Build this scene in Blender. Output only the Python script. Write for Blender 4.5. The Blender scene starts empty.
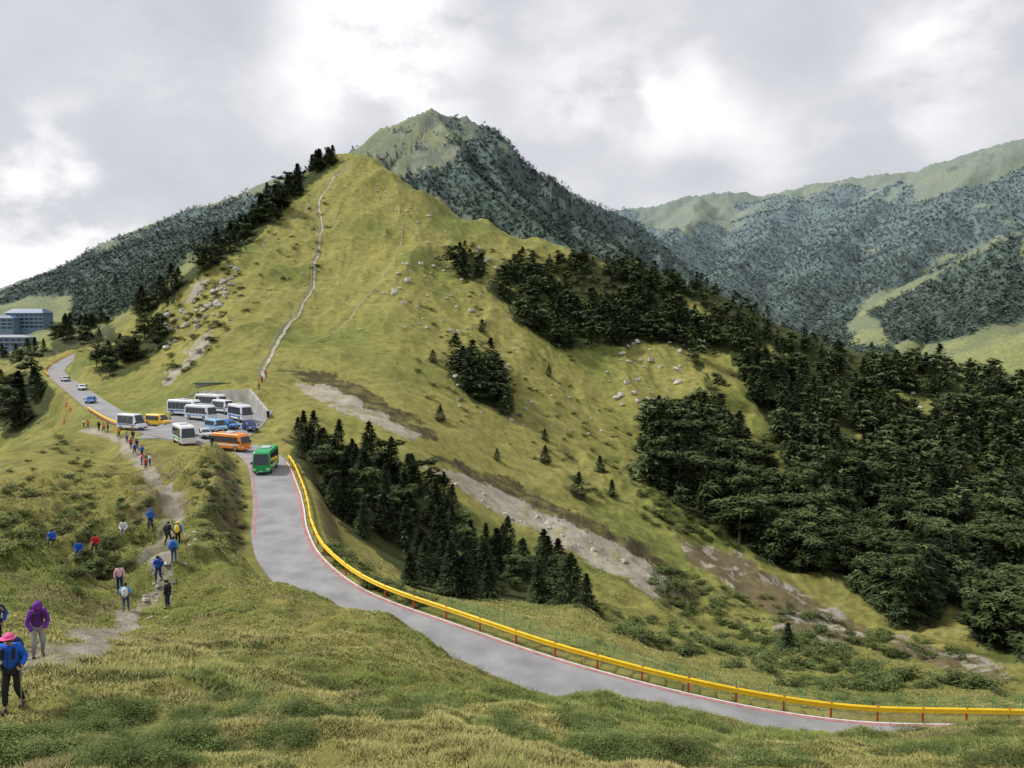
import bpy, math, random, numpy as np
from mathutils import Vector
PI=math.pi; rnd=random.Random(7); rng=np.random.default_rng(7)
S=bpy.context.scene; C=S.collection
F=780.; PT=math.atan(54/780.); cp,sp=math.cos(PT),math.sin(PT)
def ray(u,v):
    a=(u-512)/F; b=(384-v)/F; return a,cp+b*sp,-sp+b*cp
def P(u,v,D):
    x,y,z=ray(u,v); t=D/y; return np.array([x*t,y*t,z*t])
def pix(X,Y,Z):
    w=np.maximum(Y*cp-Z*sp,.01); return 512+F*X/w, 384-F*(Y*sp+Z*cp)/w
def sstep(a,b,x):
    t=np.clip((x-a)/(b-a),0,1); return t*t*(3-2*t)
TAB=rng.random((8,256,256))
def vn(x,y,s):
    xi=np.floor(x).astype(int); yi=np.floor(y).astype(int); fx=x-xi; fy=y-yi
    fx=fx*fx*(3-2*fx); fy=fy*fy*(3-2*fy); T=TAB[s%8]
    a=T[xi&255,yi&255]; b=T[(xi+1)&255,yi&255]; c=T[xi&255,(yi+1)&255]; d=T[(xi+1)&255,(yi+1)&255]
    return (a*(1-fx)+b*fx)*(1-fy)+(c*(1-fx)+d*fx)*fy
def fbm(x,y,o=4,s=0,g=.5,ridge=False):
    t=0;A=1;n=0
    for k in range(o):
        q=vn(x,y,s+k)
        if ridge: q=1-abs(2*q-1)
        t=t+A*q; n+=A; A*=g; x,y=1.6*x+1.2*y+7.3,-1.2*x+1.6*y+3.1
    return t/n*2-1
# ---------------------------------------------------------------- materials
def mat(name,col,rough=.7,metal=0.,var=0.,scale=20.,bump=0.,spec=.3):
    m=bpy.data.materials.new(name); m.use_nodes=True; nt=m.node_tree; b=nt.nodes['Principled BSDF']
    b.inputs['Base Color'].default_value=(*col,1); b.inputs['Roughness'].default_value=rough; b.inputs['Metallic'].default_value=metal
    b.inputs['Specular IOR Level'].default_value=spec
    tc=nt.nodes.new('ShaderNodeTexCoord'); n=nt.nodes.new('ShaderNodeTexNoise'); n.inputs['Scale'].default_value=scale; n.inputs['Detail'].default_value=6
    nt.links.new(tc.outputs['Object'],n.inputs['Vector'])
    r=nt.nodes.new('ShaderNodeMapRange'); r.inputs[3].default_value=1-max(var,.04); r.inputs[4].default_value=1+max(var,.04); r.inputs[1].default_value=.3; r.inputs[2].default_value=.7
    nt.links.new(n.outputs['Fac'],r.inputs[0])
    h=nt.nodes.new('ShaderNodeVectorMath'); h.operation='SCALE'; h.inputs[0].default_value=col; nt.links.new(r.outputs[0],h.inputs['Scale'])
    nt.links.new(h.outputs[0],b.inputs['Base Color'])
    if bump:
        bp=nt.nodes.new('ShaderNodeBump'); bp.inputs['Strength'].default_value=bump; nt.links.new(n.outputs['Fac'],bp.inputs['Height']); nt.links.new(bp.outputs[0],b.inputs['Normal'])
    return m
def mat_attr(name,lo,hi,scale,bumpd,rough=.9,rand=0.,up=0.,det=8):
    m=bpy.data.materials.new(name); m.use_nodes=True; nt=m.node_tree; b=nt.nodes['Principled BSDF']
    b.inputs['Roughness'].default_value=rough; b.inputs['Specular IOR Level'].default_value=.08
    at=nt.nodes.new('ShaderNodeAttribute'); at.attribute_name='Col'
    tc=nt.nodes.new('ShaderNodeNewGeometry'); n=nt.nodes.new('ShaderNodeTexNoise'); n.inputs['Scale'].default_value=scale; n.inputs['Detail'].default_value=det; n.inputs['Roughness'].default_value=.8
    nt.links.new(tc.outputs['Position'],n.inputs['Vector'])
    r=nt.nodes.new('ShaderNodeMapRange'); r.inputs[1].default_value=.36; r.inputs[2].default_value=.64; r.inputs[3].default_value=lo; r.inputs[4].default_value=hi
    nt.links.new(n.outputs['Fac'],r.inputs[0])
    h=nt.nodes.new('ShaderNodeVectorMath'); h.operation='SCALE'; nt.links.new(at.outputs['Color'],h.inputs[0])
    out=r.outputs[0]
    if rand:
        oi=nt.nodes.new('ShaderNodeObjectInfo'); q=nt.nodes.new('ShaderNodeMapRange'); q.inputs[3].default_value=1-rand; q.inputs[4].default_value=1+rand
        nt.links.new(oi.outputs['Random'],q.inputs[0]); mm=nt.nodes.new('ShaderNodeMath'); mm.operation='MULTIPLY'
        nt.links.new(q.outputs[0],mm.inputs[0]); nt.links.new(out,mm.inputs[1]); out=mm.outputs[0]
    nt.links.new(out,h.inputs['Scale']); nt.links.new(h.outputs[0],b.inputs['Base Color'])
    if bumpd:
        bp=nt.nodes.new('ShaderNodeBump'); bp.inputs['Strength'].default_value=.9; bp.inputs['Distance'].default_value=bumpd
        nt.links.new(n.outputs['Fac'],bp.inputs['Height']); nt.links.new(bp.outputs[0],b.inputs['Normal'])
    if up:
        va=nt.nodes.new('ShaderNodeVectorMath'); va.operation='ADD'; nt.links.new(tc.outputs['Normal'],va.inputs[0]); va.inputs[1].default_value=(0,0,up)
        vb=nt.nodes.new('ShaderNodeVectorMath'); vb.operation='NORMALIZE'; nt.links.new(va.outputs[0],vb.inputs[0]); nt.links.new(vb.outputs[0],b.inputs['Normal'])
    return m
MT=mat_attr('terrain_cover',.70,1.30,.4,.7)
MF=mat_attr('foliage',.75,1.25,1.2,0,.8,.4,.8,2)
MFF=mat_attr('far_foliage',.88,1.12,.03,0,.9,0,3.,2)
MG=mat_attr('grass_blades',.8,1.2,.6,0,.8,0,1.2,2)
M={}
def m_(n,c,**k):
    if n not in M: M[n]=mat(n,c,**k)
    return M[n]
bark=m_('bark',(.09,.07,.055),var=.3,bump=.5); asphalt=mat('asphalt',(.262,.262,.265),.9,var=.2,scale=.45,bump=.08)
redl=m_('red_line',(.42,.18,.17),var=.3,scale=2); whitel=m_('white_line',(.6,.6,.6),var=.2,scale=3)
yel=m_('yellow_paint',(.88,.58,.02),rough=.5,var=.1,scale=2); redp=m_('red_paint',(.5,.07,.04),rough=.5,var=.15)
conc=m_('concrete',(.36,.35,.33),var=.3,scale=1.5,bump=.2); soilm=m_('trodden_earth',(.30,.27,.14),var=.3,scale=.7,bump=.4); stepm=m_('trail_gravel',(.38,.36,.29),var=.45,scale=.4,bump=.4)
rockm=m_('pale_rock',(.45,.43,.37),var=.35,scale=1.5,bump=.6); glass=m_('dark_glass',(.03,.04,.05),rough=.08,spec=.6)
tyre=m_('tyre_rubber',(.02,.02,.02)); rimm=m_('rim_metal',(.5,.5,.52),rough=.3,metal=.8); blackp=m_('black_plastic',(.025,.025,.028),rough=.5)
lampm=m_('lamp_glass',(.8,.8,.75),rough=.15); tailm=m_('tail_lamp',(.4,.02,.02),rough=.2); greenf=m_('green_netting',(.12,.42,.22),var=.1)
# ---------------------------------------------------------------- mesh helpers
def npmesh(name,V,Fc,material,parent=None,col=None,smooth=False):
    V=np.asarray(V,np.float32); Fc=np.asarray(Fc,np.int32); k=Fc.shape[1]
    me=bpy.data.meshes.new(name); me.vertices.add(len(V)); me.vertices.foreach_set('co',V.ravel())
    me.loops.add(Fc.size); me.loops.foreach_set('vertex_index',Fc.ravel())
    me.polygons.add(len(Fc)); me.polygons.foreach_set('loop_start',np.arange(0,Fc.size,k,dtype=np.int32))
    me.polygons.foreach_set('use_smooth',np.full(len(Fc),smooth))
    if col is not None:
        a=me.color_attributes.new('Col','FLOAT_COLOR','POINT'); c=np.ones((len(V),4),np.float32); c[:,:3]=col; a.data.foreach_set('color',c.ravel())
    me.update(calc_edges=True); me.materials.append(material)
    o=bpy.data.objects.new(name,me); C.objects.link(o); o.parent=parent
    return o
class MB:
    def __init__(s): s.v=[]; s.f=[]
    def add(s,v,f):
        n=len(s.v); s.v+= [tuple(p) for p in v]; s.f+=[tuple(i+n for i in q) for q in f]; return s
    def box(s,x0,x1,y0,y1,z0,z1):
        return s.add([(x,y,z) for x in(x0,x1) for y in(y0,y1) for z in(z0,z1)],[(0,1,3,2),(4,6,7,5),(0,4,5,1),(2,3,7,6),(0,2,6,4),(1,5,7,3)])
    def prism(s,prof,y0,y1,inset=None):
        n=len(prof); ins=inset or (lambda z:0)
        v=[(x,y0+ins(z),z) for x,z in prof]+[(x,y1-ins(z),z) for x,z in prof]
        return s.add(v,[tuple(range(n)),tuple(range(2*n-1,n-1,-1))]+[(i,i+n,(i+1)%n+n,(i+1)%n) for i in range(n)])
    def cyl(s,a,b,r0,r1=None,n=8):
        r1=r0 if r1 is None else r1; a=Vector(a); b=Vector(b); d=(b-a).normalized(); q=d.orthogonal().normalized(); w=d.cross(q)
        v=[a+(q*math.cos(2*PI*i/n)+w*math.sin(2*PI*i/n))*r0 for i in range(n)]+[b+(q*math.cos(2*PI*i/n)+w*math.sin(2*PI*i/n))*r1 for i in range(n)]
        return s.add(v,[tuple(range(n-1,-1,-1)),tuple(range(n,2*n))]+[(i,(i+1)%n,(i+1)%n+n,i+n) for i in range(n)])
    def ell(s,c,r,n=10,m=7,z0=-1.,jit=0,seed=0):
        rr=random.Random(seed); v=[];f=[]
        for j in range(m+1):
            ph=math.asin(z0)+(PI/2-math.asin(z0))*j/m
            for i in range(n):
                k=1+rr.uniform(-jit,jit); t=2*PI*i/n
                v.append((c[0]+r[0]*k*math.cos(ph)*math.cos(t),c[1]+r[1]*k*math.cos(ph)*math.sin(t),c[2]+r[2]*k*math.sin(ph)))
        for j in range(m):
            for i in range(n): f.append((j*n+i,j*n+(i+1)%n,(j+1)*n+(i+1)%n,(j+1)*n+i))
        return s.add(v,f)
    def build(s,name,material,parent=None,smooth=False,bevel=0,seg=2):
        me=bpy.data.meshes.new(name); me.from_pydata(s.v,[],s.f); me.materials.append(material)
        if smooth:
            for p in me.polygons: p.use_smooth=True
        o=bpy.data.objects.new(name,me); C.objects.link(o); o.parent=parent
        if bevel:
            b=o.modifiers.new('bevel','BEVEL'); b.width=bevel; b.segments=seg; b.angle_limit=.6
        return o
def tag(o,label,cat,group=None,kind=None):
    o['label']=label; o['category']=cat
    if group: o['group']=group
    if kind: o['kind']=kind
    return o
def thing(name,label,cat,loc=(0,0,0),rz=0,group=None):
    o=bpy.data.objects.new(name,None); C.objects.link(o); o.location=loc; o.rotation_euler=(0,0,rz); o.empty_display_size=.3
    return tag(o,label,cat,group)
# ---------------------------------------------------------------- people (built first, placed later)
def skin(name,V,chains,R):
    E=[]
    for c in chains:
        for a,b in zip(c,c[1:]): E.append((a,b))
    me=bpy.data.meshes.new(name); me.from_pydata([tuple(v) for v in V],E,[]); o=bpy.data.objects.new(name,me); C.objects.link(o)
    o.modifiers.new('skin','SKIN'); sk=me.skin_vertices[0].data
    seen=set(); par=list(range(len(V)))
    def fd(i):
        while par[i]!=i: i=par[i]
        return i
    for a,b in E: par[fd(b)]=fd(a)
    for i in range(len(V)):
        sk[i].radius=(R[i],R[i]); r=fd(i)
        if r not in seen: seen.add(r); sk[i].use_root=True
    ss=o.modifiers.new('sub','SUBSURF'); ss.levels=ss.render_levels=1
    dg=bpy.context.evaluated_depsgraph_get(); dg.update()
    m2=bpy.data.meshes.new_from_object(o.evaluated_get(dg)); bpy.data.objects.remove(o)
    for p in m2.polygons: p.use_smooth=True
    m2.name=name; m2.materials.clear(); m2.materials.append(None); return m2
def pose(kind):
    J={}
    if kind=='walk': L=dict(k1=(.1,.22,.52),a1=(.11,.2,.09),k2=(-.1,.04,.48),a2=(-.11,-.24,.12)); A=dict(e1=(.27,-.02,1.15),w1=(.24,.22,1.08),e2=(-.27,-.12,1.16),w2=(-.25,.08,1.0)); lean=.14
    elif kind=='poles': L=dict(k1=(.1,.16,.5),a1=(.12,.12,.08),k2=(-.1,.06,.48),a2=(-.13,-.16,.09)); A=dict(e1=(.28,.0,1.14),w1=(.27,.27,1.12),e2=(-.28,.0,1.14),w2=(-.27,.25,1.1)); lean=.16
    elif kind=='sit': L=dict(k1=(.12,.42,.98),a1=(.12,.5,.53),k2=(-.12,.42,.98),a2=(-.12,.5,.53)); A=dict(e1=(.26,.12,1.15),w1=(.14,.36,1.08),e2=(-.26,.12,1.15),w2=(-.14,.36,1.08)); lean=.25
    elif kind=='stoop': L=dict(k1=(.11,.24,.52),a1=(.12,.08,.08),k2=(-.11,.18,.52),a2=(-.13,-.06,.08)); A=dict(e1=(.26,.1,1.12),w1=(.16,.34,1.0),e2=(-.26,.1,1.12),w2=(-.12,.36,1.02)); lean=.32
    else: L=dict(k1=(.1,.03,.49),a1=(.11,0,.08),k2=(-.1,.03,.49),a2=(-.11,0,.08)); A=dict(e1=(.26,-.03,1.14),w1=(.25,.06,.9),e2=(-.26,-.03,1.14),w2=(-.25,.06,.9)); lean=.03
    def up(p):
        y,z=p[1],p[2]-.93; return (p[0],y*math.cos(lean)+z*math.sin(lean),.93+z*math.cos(lean)-y*math.sin(lean))
    J['pel']=(0,0,.93); J['bel']=up((0,0,1.08)); J['che']=up((0,.01,1.3)); J['nek']=up((0,.01,1.47))
    for k,p in dict(hl=(0,.02,1.53),hm=(0,.035,1.6),ht=(0,.025,1.68)).items(): J[k]=up(p)
    for s,sg in((1,1),(2,-1)):
        J['h%d'%s]=(sg*.095,0,.9); J['k%d'%s]=L['k%d'%s]; J['a%d'%s]=L['a%d'%s]; a=L['a%d'%s]; J['t%d'%s]=(a[0],a[1]+.17,a[2]-.045)
        J['s%d'%s]=up((sg*.17,.0,1.42)); J['e%d'%s]=up(A['e%d'%s]); J['w%d'%s]=up(A['w%d'%s])
    return J
PM={}
def person_meshes(kind):
    if kind in PM: return PM[kind]
    J=pose(kind); N=list(J); I={n:i for i,n in enumerate(N)}; V=[Vector(J[n]) for n in N]
    rb=dict(pel=.125,bel=.115,che=.125,nek=.052,hl=.062,hm=.088,ht=.07,h1=.09,h2=.09,k1=.055,k2=.055,a1=.038,a2=.038,t1=.03,t2=.03,s1=.055,s2=.055,e1=.04,e2=.04,w1=.026,w2=.026)
    R=[rb[n] for n in N]
    ch=[['pel','bel','che','nek','hl','hm','ht']]+[['pel','h%d'%s,'k%d'%s,'a%d'%s,'t%d'%s] for s in(1,2)]+[['che','s%d'%s,'e%d'%s,'w%d'%s] for s in(1,2)]
    ch=[[I[n] for n in c] for c in ch]
    for s,sg in((1,1),(2,-1)):
        w=V[I['w%d'%s]]; d=(w-V[I['e%d'%s]]).normalized(); side=Vector((1,0,0)); side=(side-d*side.dot(d)).normalized(); dn=d.cross(side).normalized()
        if dn.z>0: dn=-dn
        pm=len(V); V.append(w+d*.06); R.append(.034); ch.append([I['w%d'%s],pm])
        for q,(off,ln) in enumerate([(-.03,.06),(-.01,.075),(.01,.072),(.03,.055)]):
            b=w+d*.07+side*off; n=len(V); V+= [b,b+d*ln*.55+dn*.005,b+d*ln*.8+dn*.035]; R+=[.0095,.009,.007]; ch.append([n,n+1,n+2])
        b=w+d*.03-side*sg*.03; n=len(V); V+=[b,b-side*sg*.03+d*.025,b-side*sg*.035+d*.05+dn*.02]; R+=[.012,.011,.009]; ch.append([n,n+1,n+2])
    out={'body':skin('body',V,ch,R)}
    j=lambda n:Vector(J[n])
    V=[j('pel')+Vector((0,0,-.05)),j('bel'),j('che'),j('nek').lerp(j('che'),.2),j('s1'),j('e1'),j('w1'),j('s2'),j('e2'),j('w2')]
    out['jacket']=skin('jacket',V,[[0,1,2,3],[2,4,5,6],[2,7,8,9]],[.175,.16,.175,.08,.095,.07,.052,.095,.07,.052])
    V=[j('pel')]+[j(n) for n in('h1','k1','a1','h2','k2','a2')]
    V[3]=V[3]+Vector((0,0,.04)); V[6]=V[6]+Vector((0,0,.04))
    out['trousers']=skin('trousers',V,[[0,1,2,3],[0,4,5,6]],[.145,.105,.075,.056,.105,.075,.056])
    for s in(1,2):
        a=j('a%d'%s); out['shoe%d'%s]=skin('shoe',[a+Vector((0,-.04,-.01)),a+Vector((0,.06,-.03)),a+Vector((0,.18,-.045))],[[0,1,2]],[.055,.052,.042])
    PM[kind]=(out,J); return PM[kind]
skinm=m_('skin',(.45,.28,.2),rough=.5); darkh=m_('dark_hair',(.015,.012,.01))
COL=dict(blue=(.02,.12,.6),royal=(.03,.08,.4),sky=(.1,.35,.6),purple=(.16,.03,.3),black=(.02,.02,.025),grey=(.3,.3,.32),white=(.7,.7,.7),pink=(.75,.12,.3),red=(.55,.04,.04),orange=(.75,.2,.03),yellow=(.9,.62,.02),green=(.05,.25,.1),navy=(.02,.03,.1),jeans=(.06,.1,.2),palepink=(.75,.45,.5),teal=(.02,.3,.35))
def cm(n): return m_('cloth_'+n,COL[n],rough=.8,var=.1)
def inst(mesh,name,material,parent):
    o=bpy.data.objects.new(name,mesh); C.objects.link(o); o.parent=parent
    o.material_slots[0].link='OBJECT'; o.material_slots[0].material=material; return o
def person(label,kind,jacket,trous,hat=None,group=None,detail=0,backpack=None,bl=None,scale=1,poles=None):
    ms,J=person_meshes(kind); t=thing('person',label,'person',group=group)
    inst(ms['body'],'body',skinm,t); inst(ms['jacket'],'jacket',cm(jacket),t); inst(ms['trousers'],'trousers',cm(trous),t)
    for s in(1,2): inst(ms['shoe%d'%s],'shoe',blackp,t)
    hm=Vector(J['hm'])
    key=('hair',kind)
    if key not in PM:
        o=MB().ell((hm.x,hm.y-.015,hm.z+.015),(.1,.112,.115),12,6,-.35,.04,3).build('hair',darkh,None,True); PM[key]=o.data; bpy.data.objects.remove(o); PM[key].materials.clear(); PM[key].materials.append(None)
    if hat!='hood': inst(PM[key],'hair',darkh,t)
    if hat=='hood': MB().ell((hm.x,hm.y-.03,hm.z+.0),(.13,.13,.15),12,8,-.95,.03,1).build('hood',cm(jacket),t,True)
    elif hat: MB().ell((hm.x,hm.y-.01,hm.z+.04),(.112,.125,.1),12,5,-.05).cyl((hm.x,hm.y+.03,hm.z+.035),(hm.x,hm.y+.03,hm.z+.05),.16,.15,14).build('hat',cm(hat),t,True)
    if detail:
        for sg in(-1,1): MB().ell((hm.x+sg*.034,hm.y+.092,hm.z+.0),(.014,.008,.009),8,5).build('eye',blackp,t,True)
        for sg in(-1,1): MB().ell((hm.x+sg*.094,hm.y,hm.z-.01),(.012,.022,.032),8,5).build('ear',skinm,t,True)
        MB().ell((hm.x,hm.y+.1,hm.z-.025),(.013,.022,.024),8,5).build('nose',skinm,t,True)
        MB().ell((hm.x,hm.y+.09,hm.z-.06),(.026,.008,.007),8,5).build('mouth',m_('lips',(.35,.09,.08)),t,True)
        MB().box(-.006,.006,J['che'][1]+.16,J['che'][1]+.175,1.0,1.36).build('zip',blackp,t)
    ext=[]
    if backpack:
        che=Vector(J['che']); b=thing('backpack',bl,'backpack')
        w=MB(); w.ell((0,che.y-.25,che.z-.06),(.19,.14,.3),10,8,-1,.04,2); w.build('bag',cm(backpack),b,True)
        MB().box(-.12,.12,che.y-.41,che.y-.34,che.z-.25,che.z-.05).build('pocket',cm(backpack),b,bevel=.03)
        for sg in(-1,1): MB().box(sg*.11-.025,sg*.11+.025,che.y+.11,che.y+.18,che.z-.12,che.z+.12).build('strap',blackp,b,bevel=.01)
        ext.append(b)
    if poles:
        for q,sg in((1,1),(2,-1)):
            w=Vector(J['w%d'%q])+Vector((0,.07,-.0)); pl=thing('trekking_pole',poles%('left' if sg<0 else 'right'),'walking pole')
            MB().cyl(w+Vector((0,0,.03)),(w.x+sg*.03,w.y+.1,0.02),.011,.007).build('shaft',m_('pole_metal',(.4,.4,.42),metal=.7,rough=.3),pl)
            MB().cyl(w+Vector((0,0,-.05)),w+Vector((0,0,.08)),.018).build('grip',blackp,pl); ext.append(pl)
    for o in [t]+ext: o.scale=(scale,)*3
    return t,ext
# ---------------------------------------------------------------- terrain
cols={-120:[(768,12.5),(710,15),(655,21),(612,33),(575,46),(540,60),(520,80),(500,105),(500,130),(500,170),(480,230),(440,300),(400,400),(370,520),(340,650)],
0:[(768,12.5),(708,15.4),(655,21),(612,33),(575,46),(535,60),(500,82),(475,105),(455,125),(475,145),(455,190),(420,250),(395,330),(365,420),(350,500),(330,640)],
60:[(768,12.5),(700,16.2),(655,21.5),(622,38),(582,46),(550,56),(520,72),(490,90),(460,112),(440,130),(424,150),(432,168),(405,212),(380,238),(370,262),(362,300),(355,340),(345,420),(338,500),(318,640)],
100:[(768,12.5),(700,16.5),(658,22),(628,40),(590,48),(560,54),(525,70),(495,92),(460,118),(440,135),(430,143),(412,158),(398,185),(388,210),(372,250),(360,300),(346,350),(350,400),(338,500),(315,640)],
160:[(768,12.5),(700,17),(658,24),(626,42),(588,48),(560,53),(525,70),(490,94),(468,112),(450,122),(436,130),(425,145),(412,160),(400,172),(385,195),(350,235),(320,270),(300,295),(312,350),(300,450),(285,600)],
220:[(768,12.5),(700,17.5),(652,26),(614,40),(580,48),(550,56),(515,69),(482,84),(462,96),(449,110),(444,124),(425,140),(410,152),(400,163),(380,175),(340,215),(300,255),(262,295),(278,350),(270,450)],
240:[(572,53),(548,60),(515,70),(482,84),(462,96)],
270:[(220,345),(200,365),(215,440)],
300:[(768,12.5),(700,18),(650,27),(620,37),(592,50),(585,60),(545,72),(490,95),(450,118),(420,140),(400,160),(380,180),(330,232),(280,285),(230,340),(200,378),(180,402),(200,480),(210,600)],
345:[(768,12.5),(700,18.5),(650,28),(612,44),(616,54),(560,75),(510,100),(470,122),(430,140),(400,160),(350,210),(300,262),(250,315),(200,370),(156,420),(180,500),(210,600)],
400:[(768,12.5),(700,20),(652,31),(622,41),(636,50),(605,60),(590,70),(575,85),(540,100),(490,118),(450,133),(425,148),(380,188),(320,245),(260,305),(210,365),(183,400),(210,480)],
500:[(768,12.5),(714,19),(692,28),(676,35),(700,43),(640,55),(622,62),(605,75),(590,92),(560,108),(520,130),(480,150),(420,190),(360,240),(300,300),(260,350),(231,400),(260,480)],
600:[(768,12.5),(734,18),(714,26),(699,33),(727,41),(670,52),(650,58),(630,70),(612,88),(585,110),(550,130),(500,165),(440,210),(370,270),(300,335),(256,395),(285,470)],
700:[(768,12.5),(742,18),(730,26),(719,33),(750,41),(694,51),(677,57),(660,70),(642,88),(615,112),(575,140),(520,175),(460,215),(400,260),(340,310),(292,370),(320,440)],
800:[(772,13),(750,19),(742,26),(734,33),(764,41),(712,51),(695,57),(678,72),(655,92),(625,120),(590,145),(540,180),(480,220),(420,265),(375,310),(340,350),(365,420)],
900:[(774,13),(754,19),(744,26),(735,33),(770,41),(718,51),(704,57),(690,72),(670,92),(640,118),(610,140),(560,175),(500,215),(440,260),(395,300),(365,335),(390,400)],
1000:[(774,13),(750,19),(736,26),(725,33),(762,41),(722,52),(708,57),(698,70),(680,90),(655,112),(620,140),(560,175),(500,210),(440,255),(405,290),(385,320),(410,380)],
1150:[(774,13),(755,19),(741,26),(727,33),(762,42),(724,53),(710,58),(700,70),(685,90),(660,115),(625,145),(565,180),(500,220),(450,260),(415,300),(400,330),(425,390)]}
ctl=[]
for u,l in cols.items():
    ll=list(l)
    if u>=300: ll+=[(395,750),(390,1000)]
    elif u not in(240,270): ll+=[(350,1000)]
    for v,D in ll:
        p=P(u,v,D); r=math.hypot(p[0],p[1]); ctl.append((math.atan2(p[0],p[1]),math.log(r),p[2]/r))
for th in(-.7,-.35,0,.3,.6):
    for r,z in((1,-1.65),(2,-2.1),(4,-3.2),(8,-5.3)): ctl.append((th,math.log(r),z/r))
ctl=np.array(ctl); KS=1.6
Q=ctl[:,:2]*[KS,1]
def ker(d2): return .5*d2*np.log(d2+1e-12)
n=len(Q); A=np.zeros((n+3,n+3)); A[:n,:n]=ker(((Q[:,None]-Q[None])**2).sum(-1))+2e-4*np.eye(n)
A[:n,n]=1;A[:n,n+1:]=Q; A[n,:n]=1; A[n+1:,:n]=Q.T
W=np.linalg.solve(A,np.concatenate([ctl[:,2],[0,0,0]]))
def tps(t,l):
    sh=t.shape; q=np.stack([t.ravel()*KS,l.ravel()],1); out=np.zeros(len(q))
    for i in range(0,len(q),20000):
        s=q[i:i+20000]; out[i:i+20000]=ker(((s[:,None]-Q[None])**2).sum(-1))@W[:n]+W[n]+s@W[n+1:]
    return out.reshape(sh)
TH=np.concatenate([np.linspace(-PI,-.86,24)[:-1],np.linspace(-.86,-.64,40)[:-1],np.linspace(-.64,.64,930)[:-1],np.linspace(.64,.86,40)[:-1],np.linspace(.86,PI,24)])
LR=np.concatenate([np.linspace(0,math.log(10),60)[:-1],np.linspace(math.log(10),math.log(460),640)[:-1],np.linspace(math.log(460),math.log(7000),360)])
ct=np.linspace(-.8,.8,190); cl=np.linspace(0,math.log(1000),300)
G=tps(*np.meshgrid(ct,cl,indexing='ij'))
def bil(G,xs,ys,x,y):
    x=np.clip(x,xs[0],xs[-1]); y=np.clip(y,ys[0],ys[-1])
    fx=np.interp(x,xs,np.arange(len(xs))); fy=np.interp(y,ys,np.arange(len(ys)))
    i=np.minimum(fx.astype(int),len(xs)-2); j=np.minimum(fy.astype(int),len(ys)-2); fx=fx-i; fy=fy-j
    return (G[i,j]*(1-fx)+G[i+1,j]*fx)*(1-fy)+(G[i,j+1]*(1-fx)+G[i+1,j+1]*fx)*fy
T2,L2=np.meshgrid(TH,LR,indexing='ij'); RR=np.exp(L2); X=RR*np.sin(T2); Y=RR*np.cos(T2)
Z=bil(G,ct,cl,T2,L2)*np.minimum(RR,1000)
far=sstep(900,1300,RR); Z=Z*(1-far)+far*(-70)
back=sstep(.85,1.5,abs(T2)); Z=Z*(1-back)+back*(-1.65-.22*np.minimum(RR,400))
nearw=1-sstep(45,90,RR)
lft=sstep(.25,.4,-T2)*sstep(17,24,RR)
Z+=nearw*sstep(2,9,RR)*(.38*fbm(X/6,Y/6,3,1)*(1-.7*lft)+.42*fbm(X/1.7,Y/1.7,3,2)*(1-.3*lft)+.14*fbm(X/.6,Y/.6,2,4))
lump=sstep(46,58,RR)*(1-sstep(108,130,RR))*sstep(.29,.37,-T2)
Z+=lump*(1.9*fbm(X/9,Y/9,4,7,.55,True)+1.0*fbm(X/2.5,Y/2.5,3,3))
midw=sstep(60,130,RR)*(1-sstep(500,800,RR))
Z+=midw*(1.6*fbm(X/22,Y/22,4,3)+.5*fbm(X/5,Y/5,3,4))
hillw=sstep(170,260,RR)*(1-sstep(500,800,RR))
Z+=hillw*4.5*fbm(X/26,Y/60,4,5,ridge=True)
gul=sstep(55,80,RR)*(1-sstep(180,220,RR))*sstep(0,.1,T2); Z+=gul*2.2*fbm(X/14,Y/14,4,2,.55,True)
def seg(pl,step):
    p=np.array([P(*q) for q in pl]); s=np.concatenate([[0],np.cumsum(np.linalg.norm(np.diff(p,axis=0),axis=1))]); q=np.arange(0,s[-1],step)
    return np.stack([np.interp(q,s,p[:,k]) for k in range(3)],1)
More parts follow.
